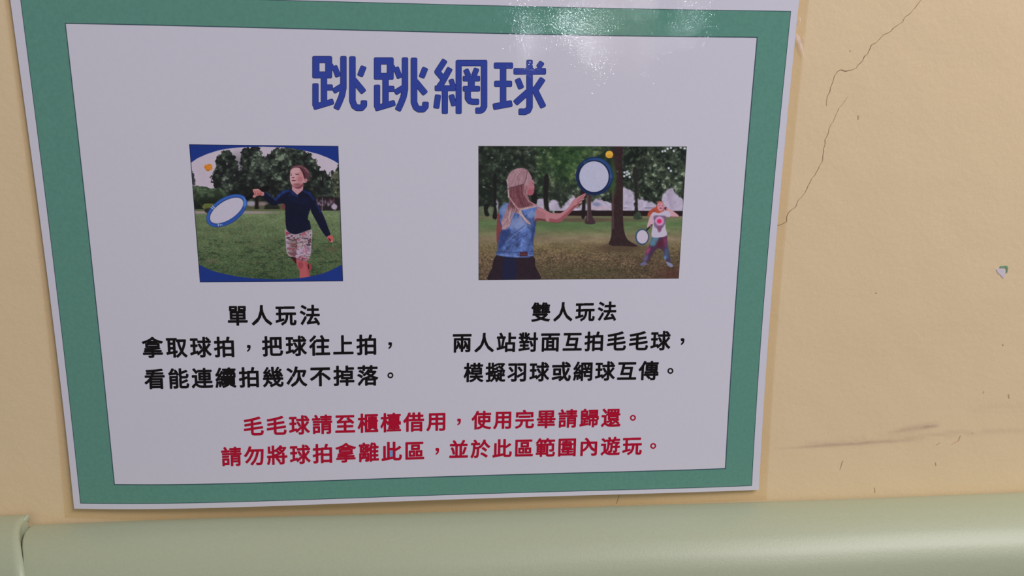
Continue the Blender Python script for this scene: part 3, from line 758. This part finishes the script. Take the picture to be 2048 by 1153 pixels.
def sh(px, py, layer=0):
    off = stand(px, py)+layer*0.00004
    px = np.asarray(px, float); py = np.asarray(py, float)
    d = np.stack([(px-CX)/FPX, -(py-CY)/FPX, -np.ones_like(px)], -1) @ RT.T
    t = (-off-CAMN[1])/d[..., 1]
    return CAMN+d*t[..., None]-POS

def curve(P, n, deg=3):
    P = np.asarray(P, float)
    t = np.concatenate([[0], np.cumsum(np.hypot(*np.diff(P, axis=0).T))]); t /= t[-1]
    deg = min(deg, len(P)-1)
    q = np.linspace(0, 1, n)
    out = np.stack([np.polyval(np.polyfit(t, P[:, k], deg), q) for k in (0, 1)], -1)
    out[0] = P[0]; out[-1] = P[-1]
    return out

N = 49
# sides: top L->R, bottom L->R, left T->B, right T->B
paper = (curve([(16, -38), (500, -28), (1000, -17), (1600, -6)], N), curve([(148.3, 1018.3), (400, 1017), (700, 1008.1), (1000, 995.9), (1300, 988.3), (1517.8, 980.4)], N, 4),
         curve([(16, -38), (20, 0), (43, 170), (62.3, 300), (87.6, 500), (101, 600), (124.5, 800), (148.3, 1018.3)], N), curve([(1600, -6), (1597.5, 0), (1581.3, 170), (1561.3, 380), (1542.3, 600), (1528.5, 800), (1517.8, 980.4)], N))
gout = (curve([(39.5, -13), (589, 0.3), (800, 6.2), (950, 11), (1300, 17), (1582, 22.3)], N), curve([(160.8, 1007.6), (400, 1006.2), (700, 998.2), (1000, 986.7), (1300, 979.8), (1503.7, 972.2)], N, 4),
        curve([(39.5, -13), (41, 0), (62.8, 170), (79, 300), (104, 500), (115.5, 600), (138.5, 800), (160.8, 1007.6)], N), curve([(1582, 22.3), (1567.2, 170), (1547, 380), (1528, 600), (1514, 800), (1503.7, 972.2)], N))
ginn = (curve([(131, 47), (300, 50.2), (500, 54.9), (800, 63), (950, 66.6), (1315, 72.4), (1514.2, 75)], N), curve([(229.2, 969.6), (400, 968.4), (700, 961), (1000, 949.6), (1300, 943.1), (1450.6, 937.4)], N, 4),
        curve([(131, 47), (145, 170), (158.8, 300), (181.7, 500), (191.5, 600), (212, 800), (229.2, 969.6)], N), curve([(1514.2, 75), (1505.8, 170), (1488.2, 380), (1471.3, 600), (1458.6, 800), (1450.6, 937.4)], N))

def coons(sd):
    T, Bt, Lf, Rt = sd
    n = len(T); s = np.linspace(0, 1, n)[None, :, None]; t = np.linspace(0, 1, n)[:, None, None]
    return ((1-t)*T[None]+t*Bt[None]+(1-s)*Lf[:, None]+s*Rt[:, None]
            - ((1-s)*(1-t)*T[0]+s*(1-t)*T[-1]+(1-s)*t*Bt[0]+s*t*Bt[-1]))
G = coons(paper)
paper_o = fast_grid('paper_sheet', sh(G[..., 0], G[..., 1]), M_PAPER, poster)
def sh_back(px, py):
    off = stand(px, py)-0.00035
    d = np.stack([(px-CX)/FPX, -(py-CY)/FPX, -np.ones_like(px)], -1) @ RT.T
    return CAMN+d*((-off-CAMN[1])/d[..., 1])[..., None]-POS
fast_grid('sheet_back', sh_back(G[..., 0], G[..., 1]), M_PAPER, paper_o, True, flip=True)
for e in (G[0], G[-1], G[:, 0], G[:, -1]):
    fast_grid('sheet_edge', np.stack([sh(e[:, 0], e[:, 1]), sh_back(e[:, 0], e[:, 1])]), M_PAPER, paper_o, False)

def face_room(V, Fc):
    """turn every flat print polygon towards the room"""
    V = [np.array(v, float) for v in V]; out = []
    for f in Fc:
        a = 0.0
        for i in range(len(f)):
            p0, p1 = V[f[i]], V[f[(i+1) % len(f)]]
            a += p0[0]*p1[2]-p1[0]*p0[2]
        out.append(tuple(f) if a > 0 else tuple(f)[::-1])
    return V, out

def ring_mesh(name, inn, outr, mat, layer, rows=3, fn=None):
    V = []; Fc = []
    for k in range(4):
        a, c = np.asarray(inn[k]), np.asarray(outr[k])
        base = len(V)
        for r in range(rows):
            q = a+(c-a)*r/(rows-1)
            V += list(sh(q[:, 0], q[:, 1], layer) if fn is None else fn(q, r/(rows-1)))
        m = len(a)
        f = grid_faces(rows, m)+base
        if k in (1, 2): f = f[:, ::-1]
        Fc += [tuple(x) for x in f]
    return mesh_obj(name, V, Fc, mat, poster, True)
ring_mesh('green_border', ginn, gout, M_GREEN, 1)
def shift(sd, d):
    T, Bt, Lf, Rt = [s.copy() for s in sd]
    T[:, 1] -= d; Bt[:, 1] += d; Lf[:, 0] -= d; Rt[:, 0] += d
    T[0, 0] -= d; T[-1, 0] += d; Bt[0, 0] -= d; Bt[-1, 0] += d; Lf[0, 1] -= d; Lf[-1, 1] += d; Rt[0, 1] -= d; Rt[-1, 1] += d
    return T, Bt, Lf, Rt
ring_mesh('inner_frame_line', shift(ginn, -0.5), shift(ginn, 1.3), M_LINE, 2, 2)
ring_mesh('outer_frame_line', shift(gout, -0.9), shift(gout, 0.2), M_LINE, 2, 2)

# clear film margin sloping from the paper edge to the wall
film_out = (curve([(2, -60), (800, -42), (1622, -26)], N), curve([(130, 1036), (200, 1040), (400, 1039), (700, 1032), (1000, 1019.5), (1300, 1010), (1534, 1000)], N, 4),
            curve([(2, -60), (8, 0), (30, 170), (52, 300), (77, 500), (88, 600), (108, 800), (130, 1036)], N), curve([(1622, -26), (1616, 20), (1600, 170), (1579, 400), (1560, 600), (1545, 800), (1534, 1000)], N))
def film_pt(q, t):
    off = stand(q[:, 0], q[:, 1])*(1-t)+0.0004*t+0.0001
    d = np.stack([(q[:, 0]-CX)/FPX, -(q[:, 1]-CY)/FPX, -np.ones(len(q))], -1) @ RT.T
    return CAMN+d*((-off-CAMN[1])/d[:, 1])[:, None]-POS
fo = ring_mesh('clear_film_margin', paper, film_out, M_FILM, 0, 4, film_pt)
fo['label'] = 'clear laminating film margin beyond the paper'
def crease_glint(P, off0, off1):
    P = catmull(P, 3); c = P.mean(0)
    V = [pt(*c, off1)-POS]+[pt(a, b_, off0)-POS for a, b_ in P]
    n = len(P)
    mesh_obj('film_crease_glint', V, [(0, 1+i, 1+(i+1) % n) for i in range(n)], M_CREASE_GLINT, poster, False)
crease_glint([(1593, 67), (1600, 75), (1606, 97), (1609, 116), (1604.7, 108), (1597, 91), (1591.5, 76)], 0.0011, 0.0013)
crease_glint([(1599, 36), (1601, 38), (1600.5, 45), (1599, 46)], 0.0012, 0.002)  # small glint on the film, painted as a milky fleck
crease_glint([(1606, 72), (1608, 76), (1609, 82), (1607, 80)], 0.0010, 0.0017)  # second glint, likewise a pale fleck instead of a reflection

# ---- title, drawn stroke by stroke
def stroke_mesh(strokes, width_add, fr, dx=0, dy=0):
    V = []; Fc = []
    def addp(P):
        b0 = len(V); V.extend(P); Fc.append(tuple(range(b0, b0+len(P))))
    for w, P in strokes:
        w = w+width_add; P = [np.array((a+dx, b_+dy), float) for a, b_ in P]; h = w/2; c = min(9+width_add/2, h*0.6); ext = width_add/2
        for i in range(len(P)-1):
            a, b_ = P[i], P[i+1]; d = (b_-a)/np.linalg.norm(b_-a); n = np.array((-d[1], d[0]))
            A0 = a-d*ext if i == 0 else a; B0 = b_+d*ext if i == len(P)-2 else b_
            q = []
            if i == 0: q += [A0+d*c-n*h, A0+d*c*0.3-n*(h-c*0.3), A0-n*(h-c), A0+n*(h-c), A0+d*c*0.3+n*(h-c*0.3), A0+d*c+n*h]
            else: q += [A0-n*h, A0+n*h]
            if i == len(P)-2: q += [B0-d*c+n*h, B0-d*c*0.3+n*(h-c*0.3), B0+n*(h-c), B0-n*(h-c), B0-d*c*0.3-n*(h-c*0.3), B0-d*c-n*h]
            else: q += [B0+n*h, B0-n*h]
            addp(q)
            if i > 0: addp([a+h*np.array((math.cos(k*math.pi/8), math.sin(k*math.pi/8))) for k in range(16)])
    return np.array(V), Fc
jump = [(54, [(125, 88), (125, 262)]), (52, [(226, 90), (226, 262)]), (54, [(98, 115), (250, 115)]), (52, [(100, 236), (252, 236)]),
        (48, [(189, 240), (189, 478)]), (46, [(195, 335), (258, 335)]), (47, [(122, 303), (122, 485)]), (46, [(106, 490), (150, 478), (264, 444)]),
        (48, [(342, 88), (342, 340), (330, 400), (308, 455), (284, 506)]), (44, [(270, 165), (302, 250)]), (44, [(262, 366), (335, 322)]), (34, [(240, 150), (262, 200)]),
        (49, [(413, 90), (413, 440), (428, 480), (450, 495), (485, 495), (503, 475), (504, 437)]), (46, [(503, 168), (472, 246)]), (48, [(420, 272), (504, 374)])]
net = [(46, [(1143, 118), (1082, 212), (1130, 268)]), (46, [(1183, 182), (1118, 300), (1095, 330)]), (44, [(1062, 341), (1226, 341)]), (40, [(1188, 270), (1214, 345)]),
       (46, [(1141, 350), (1141, 543)]), (46, [(1088, 392), (1073, 500)]), (44, [(1190, 392), (1216, 480)]), (44, [(1105, 300), (1105, 340)]),
       (45, [(1250, 120), (1250, 543)]), (47, [(1230, 142), (1474, 142)]), (48, [(1450, 120), (1450, 485), (1438, 508), (1420, 517), (1382, 518)]),
       (42, [(1304, 192), (1330, 248)]), (42, [(1393, 184), (1368, 248)]), (42, [(1283, 265), (1418, 265)]), (52, [(1350, 265), (1350, 345)]), (42, [(1283, 345), (1418, 345)]),
       (46, [(1322, 345), (1322, 420), (1338, 442), (1360, 448), (1410, 448)])]
ball = [(48, [(1528, 163), (1677, 163)]), (47, [(1530, 306), (1670, 306)]), (48, [(1600, 163), (1600, 480)]), (50, [(1521, 488), (1671, 460)]),
        (50, [(1683, 208), (1937, 208)]), (49, [(1808, 118), (1808, 490), (1796, 516), (1770, 527), (1722, 526)]), (44, [(1908, 134), (1878, 178)]), (30, [(1885, 160), (1885, 195)]),
        (46, [(1712, 266), (1744, 344)]), (48, [(1800, 366), (1694, 460)]), (48, [(1914, 264), (1842, 372)]), (48, [(1838, 330), (1918, 492)])]
TS = 3.938
def title_char(strokes, dx, dy):
    root = None
    for add, mat, ly in ((3, M_NAVY, 1), (-3.5, M_BLUE, 2)):
        V, Fc = stroke_mesh(strokes, add, None, dx, dy)
        lift = np.zeros(len(V))
        for k, f in enumerate(Fc): lift[list(f)] = k*0.04
        W = sh(600+V[:, 0]/TS, 90+V[:, 1]/TS, ly*1.5+lift)
        W, Fc = face_room(W, Fc)
        if root is None:
            root = mesh_obj('title_character', W, Fc, mat, poster)
        else:
            c = mesh_obj('blue_fill', W, Fc, mat, root)
title_char(jump, 0, 0); title_char(jump, 485, 11); title_char(net, 0, 0); title_char(ball, 0, 0)

# ---- body text
glyph_cache = {}
def glyph(ch):
    if ch in glyph_cache: return glyph_cache[ch]
    c = bpy.data.curves.new('g', 'FONT'); c.body = ch; c.size = 1; c.resolution_u = 3
    o = bpy.data.objects.new('g', c); scene.collection.objects.link(o)
    dg = bpy.context.evaluated_depsgraph_get()
    me = bpy.data.meshes.new_from_object(o.evaluated_get(dg))
    V = np.array([v.co[:2] for v in me.vertices]); Fc = [tuple(p_.vertices) for p_ in me.polygons]
    cnt = {}
    for f in Fc:
        for i in range(len(f)):
            k = (f[i], f[(i+1) % len(f)]); kk = (min(k), max(k)); cnt[kk] = cnt.get(kk, 0)+1
    E_ = [k for k, n_ in cnt.items() if n_ == 1]
    bpy.data.objects.remove(o); bpy.data.meshes.remove(me); bpy.data.curves.remove(c)
    glyph_cache[ch] = (V, Fc, E_)
    return glyph_cache[ch]
def bold(ch, h):
    V, Fc, E_ = glyph(ch)
    V = list(V); Fc = list(Fc); used = set()
    for a, b_ in E_:
        pa, pb = V[a], V[b_]; d = pb-pa; L_ = np.hypot(*d)
        if L_ < 1e-6: continue
        n = np.array((-d[1], d[0]))/L_*h
        b0 = len(V); V += [pa-n, pb-n, pb+n, pa+n]; Fc.append((b0, b0+1, b0+2, b0+3))
        for q in (a, b_):
            if q in used: continue
            used.add(q); c = V[q]; b0 = len(V)
            V += [c+h*np.array((math.cos(t), math.sin(t))) for t in np.arange(8)*math.pi/4+0.39]
            Fc.append(tuple(range(b0, b0+8)))
    return np.array(V), Fc

def text_line(name, chars, c0, c1, mat, size, h, extra=(), sag=0.0):
    """chars spread evenly between the centres c0 and c1; size = em in photo pixels (x, y)"""
    VV = []; FF = []
    n = len(chars)
    c0 = np.array(c0, float); c1 = np.array(c1, float)
    d = (c1-c0)/max(n-1, 1)
    slope = d[1]/d[0]
    for i, ch in enumerate(chars):
        ctr = c0+d*i
        ctr[1] -= sag*4*(i/(n-1))*(1-i/(n-1))
        V, Fc = bold(ch, h)
        mid = (0.5, 0.345)
        lean = (ctr[0]-820)/760*-0.085       # columns lean with the perspective
        x = (V[:, 0]-mid[0])*size[0]*0.97; y = -(V[:, 1]-mid[1])*size[1]*0.97
        P = np.stack([ctr[0]+x+lean*y, ctr[1]+y+slope*x], -1)
        b0 = len(VV); VV += list(P); FF += [tuple(k+b0 for k in f) for f in Fc]
    for kind, ex, ey in extra:
        b0 = len(VV)
        if kind == 'stop':
            for r in (5.9, 3.1):
                VV += [np.array((ex+r*math.cos(k*math.pi/12), ey+r*math.sin(k*math.pi/12))) for k in range(24)]
            FF += [(b0+k, b0+(k+1) % 24, b0+24+(k+1) % 24, b0+24+k) for k in range(24)]
        else:
            P = catmull([(-3.2, -6.0), (0, -6.6), (3.3, -6.0), (3.9, -3), (3.2, 1.5), (1.2, 4.6), (-2.2, 6.8), (-3.4, 5.2), (-1.2, 2.2), (0.2, -0.6), (-2.8, -1.0)], 2)
            VV += [q+np.array((ex, ey)) for q in P]; FF.append(tuple(range(b0, b0+len(P))))
    VV = np.array(VV)
    lift = np.zeros(len(VV))
    for k, f in enumerate(FF):
        if len(f) in (4, 8): lift[list(f)] = (0.15 if len(f) == 4 else 0.5)+(k % 9)*0.03
    W, FF = face_room(sh(VV[:, 0], VV[:, 1], 2+lift), FF)
    mesh_obj(name, W, FF, mat, poster)
HB = 0.0255
text_line('caption_heading', '單人玩法', (475.2, 632.8), (620.1, 632.0), M_BLACK, (43.6, 43.6), HB)
text_line('caption_line', '拿取球拍', (305.3, 697.2), (449.3, 696.0), M_BLACK, (44.6, 44.0), HB, [('comma', 497.4, 697.2)])
text_line('caption_line', '把球往上拍', (544.9, 694.6), (733.9, 691.6), M_BLACK, (44.0, 43.6), HB, [('comma', 780.1, 691.6)])
text_line('caption_line', '看能連續拍幾次不掉落', (309.8, 759.8), (735.3, 753.0), M_BLACK, (44.2, 43.4), HB, [('stop', 780.9, 751.3)])
text_line('caption_heading', '雙人玩法', (1081.9, 625.9), (1214.4, 624.4), M_BLACK, (40.6, 41.4), HB)
text_line('caption_line', '兩人站對面互拍毛毛球', (924.4, 687.6), (1321.1, 683.2), M_BLACK, (41.4, 41.8), HB, [('comma', 1365, 683.6)])
text_line('caption_line', '模擬羽球或網球互傳', (947.3, 747.0), (1297.7, 743.0), M_BLACK, (41.4, 41.4), HB, [('stop', 1340.9, 742.4)])
text_line('notice_line', '毛毛球請至櫃檯借用', (507.0, 854.5), (873.5, 844.8), M_RED, (43.2, 41.2), HB, [('comma', 918.0, 844.5)])
text_line('notice_line', '使用完畢請歸還', (963.0, 842.2), (1222.0, 837.4), M_RED, (40.6, 39.6), HB, [('stop', 1266, 836.3)])
text_line('notice_line', '請勿將球拍拿離此區', (463.0, 915.2), (829.0, 903.6), M_RED, (43.2, 41.2), HB, [('comma', 874.5, 903.4)])
text_line('notice_line', '並於此區範圍內遊玩', (917.5, 900.8), (1264.4, 893.4), M_RED, (40.8, 39.6), HB, [('stop', 1306.5, 892.6)])
# small blue ink stain on the red notice
M_STAIN = laminate('blue_ink_stain', alb(96, 140, 186), 0.1)
Ps = np.array([(780, 903), (786, 901), (788, 908), (787, 915), (781, 917), (778, 910)])
mesh_obj('ink_stain', *face_room(sh(Ps[:, 0], Ps[:, 1], 1.5), [tuple(range(6))]), M_STAIN, poster)

# ---- printed photographs
def picture(name, quad, nx, ny, fn, label):
    q = [np.array(a, float) for a in quad]
    s = np.linspace(0, 1, nx)[None, :, None]; t = np.linspace(0, 1, ny)[:, None, None]
    P = (q[0]*(1-s)+q[1]*s)*(1-t)+(q[3]*(1-s)+q[2]*s)*t
    X, Y = P[..., 0], P[..., 1]
    C = fn(X, Y)
    C = np.clip(C*(1+(hash2(np.round(X*2), np.round(Y*2), 5)-0.5)[..., None]*0.05), 0, 255)
    rgb = np.clip(lin(C)*K, 0, 1)
    o = fast_grid(name, sh(X, Y, 1), M_PHOTO, poster, True)
    a = o.data.color_attributes.new('ink', 'FLOAT_COLOR', 'POINT')
    a.data.foreach_set('color', np.concatenate([rgb.reshape(-1, 3), np.ones((rgb.size//3, 1))], 1).astype(np.float32).ravel())
    o['label'] = label
    return o
picture('printed_photo', [(378.3, 288.8), (676.7, 292.3), (686.2, 563.0), (399.8, 565.0)], 430, 390, paint_boy, 'square photo of a boy on grass swinging a round blue bat')
picture('printed_photo', [(956.8, 292.3), (1373.6, 293.3), (1357.6, 557.6), (957.2, 560.6)], 590, 380, paint_girls, 'wide photo of two girls playing with round bats under trees')

# ------------------------------------------------------------------ upholstered backrest pads
def pad(name, label, xa, xb, top_l, top_r, round_l, round_r, seamL=None, seamR=None):
    """pad along the wall from xa to xb; top_* = height where it meets the wall"""
    prof = np.array([(0.0, -0.03), (0.0, -0.012), (-0.0006, -0.003), (-0.003, -0.0002), (-0.008, 0.0012), (-0.014, 0.0016), (-0.022, 0.0010), (-0.030, -0.0012), (-0.038, -0.0052), (-0.045, -0.0108),
                     (-0.050, -0.0175), (-0.054, -0.027), (-0.0565, -0.040), (-0.0575, -0.06), (-0.058, -0.12), (-0.058, -0.30), (-0.056, -0.315), (-0.05, -0.322), (-0.0, -0.324)])
    # refine the profile
    tt = np.arange(len(prof)); q = np.linspace(0, len(prof)-1, 90)
    prof = np.stack([np.interp(q, tt, prof[:, k]) for k in (0, 1)], -1)
    for _ in range(3): prof[1:-1] = (prof[:-2]+2*prof[1:-1]+prof[2:])/4
    tan = np.gradient(prof, axis=0); tan /= np.linalg.norm(tan, axis=1)[:, None]
    nin = np.stack([-tan[:, 1], tan[:, 0]], -1)      # towards the inside
    if (nin[20]@np.array((0.0, -1.0))) < 0: nin = -nin
    r = 0.0026
    L_ = xb-xa
    dl = r*(1-np.cos(np.linspace(0, math.pi/2, 14)))
    xs = np.concatenate([xa+dl if round_l else [xa], np.concatenate([np.linspace(xa+r*1.2, xa+0.06, 24), np.linspace(xa+0.06, xb-0.06, 80)[1:-1], np.linspace(xb-0.06, xb-r*1.2, 24)]), (xb-dl[::-1]) if round_r else [xb]])
    rows = []
    for x in xs:
        e = 0.0
        if round_l and x-xa < r: d = r-(x-xa); e = max(e, r-math.sqrt(max(r*r-d*d, 0)))
        if round_r and xb-x < r: d = r-(xb-x); e = max(e, r-math.sqrt(max(r*r-d*d, 0)))
        f = (x-xa)/L_
        zt = top_l+(top_r-top_l)*f+0.0006*math.sin(f*9+1)*math.sin(f*23)
        puff = 0.0012*math.sin(f*31)*math.sin(f*13+2)
        y = prof[:, 0]+nin[:, 0]*e-np.clip(-prof[:, 0]/0.05, 0, 1)*puff; z = prof[:, 1]+nin[:, 1]*e+zt
        sx = np.zeros(len(y))
        if seamL is not None: sx = sx+seamL(prof)*np.clip(1-(x-xa)/0.05, 0, 1)**2
        if seamR is not None: sx = sx+seamR(prof)*np.clip(1-(xb-x)/0.05, 0, 1)**2
        rows.append(np.stack([x+sx, np.minimum(y, -0.0002), z], -1))
    P = np.array(rows)
    ctr = np.array(((xa+xb)/2, -0.03, top_l-0.324))
    root = bpy.data.objects.new(name, None); scene.collection.objects.link(root); root.location = ctr
    root['label'] = label; root['category'] = 'cushion'
    o = fast_grid('pad_cover', P-ctr, M_LEATHER, root, True, flip=False)
    # end caps
    me = o.data
    V = (P-ctr)
    for k, row in ((0, V[0]), (1, V[-1])):
        n = len(row); m = row.mean(0)
        mesh_obj('pad_side', list(row)+[m], [((i+1) % n, i, n) if k else (i, (i+1) % n, n) for i in range(n)], M_LEATHER, root, True)
    return root, ctr

zl0 = pt(60, 1044)[2]; zr0 = pt(2048, 980.5)[2]; xl0 = pt(50, 1050)[0]; xr0 = pt(2048, 984)[0]
slope = (zr0-zl0)/(xr0-xl0)
print('PAD', zl0, zr0, xl0, xr0)
XS = pt(49, 1060)[0]
SEAM_Y = [1040, 1047, 1056, 1065, 1080, 1095, 1110, 1130, 1153, 1220]
SEAM_X = [68, 66, 53, 45, 40.5, 40, 42, 44, 47, 53]
def seam(prof):
    """sideways course of the seam along the profile, measured where the seam shows"""
    out = []; last = 0.0
    for y, z in prof:
        x = XS
        for _ in range(8):
            q = to_px((x, y, z+zl0))
            x += (np.interp(q[1], SEAM_Y, SEAM_X)-q[0])/FPX*0.45
        last = (x-XS) if (z > -0.045 and q[1] < 1220 and not (y > -0.001 and z < -0.001)) else last
        out.append(last)
    out = np.array(out); out[:8] = np.where(prof[:8, 1] < -0.001, out[8], out[:8])
    return out
pad('backrest_cushion', 'long pale green faux leather backrest pad below the poster', XS+0.0004, 1.15, zl0, zl0+slope*(1.15-XS), True, True, seamL=seam)
lp, lc = pad('backrest_cushion', 'pale green backrest pad at far left with folded corner', -1.1, XS-0.0002, zl0+0.0050, zl0+0.0062, True, True, seamR=seam)
# folded corner of the left pad
fc = pt(51.5, 1040, 0.0068)
th = np.linspace(0, math.pi, 12); ph = np.linspace(0, 2*math.pi, 20)
TH, PH = np.meshgrid(th, ph, indexing='ij')
Pf = np.stack([0.0016*np.sin(TH)*np.cos(PH)+0.0004*np.cos(TH), 0.0036*np.sin(TH)*np.sin(PH), 0.0026*np.cos(TH)], -1)+fc-lc
fast_grid('corner_fold', Pf, M_LEATHER, lp, True)
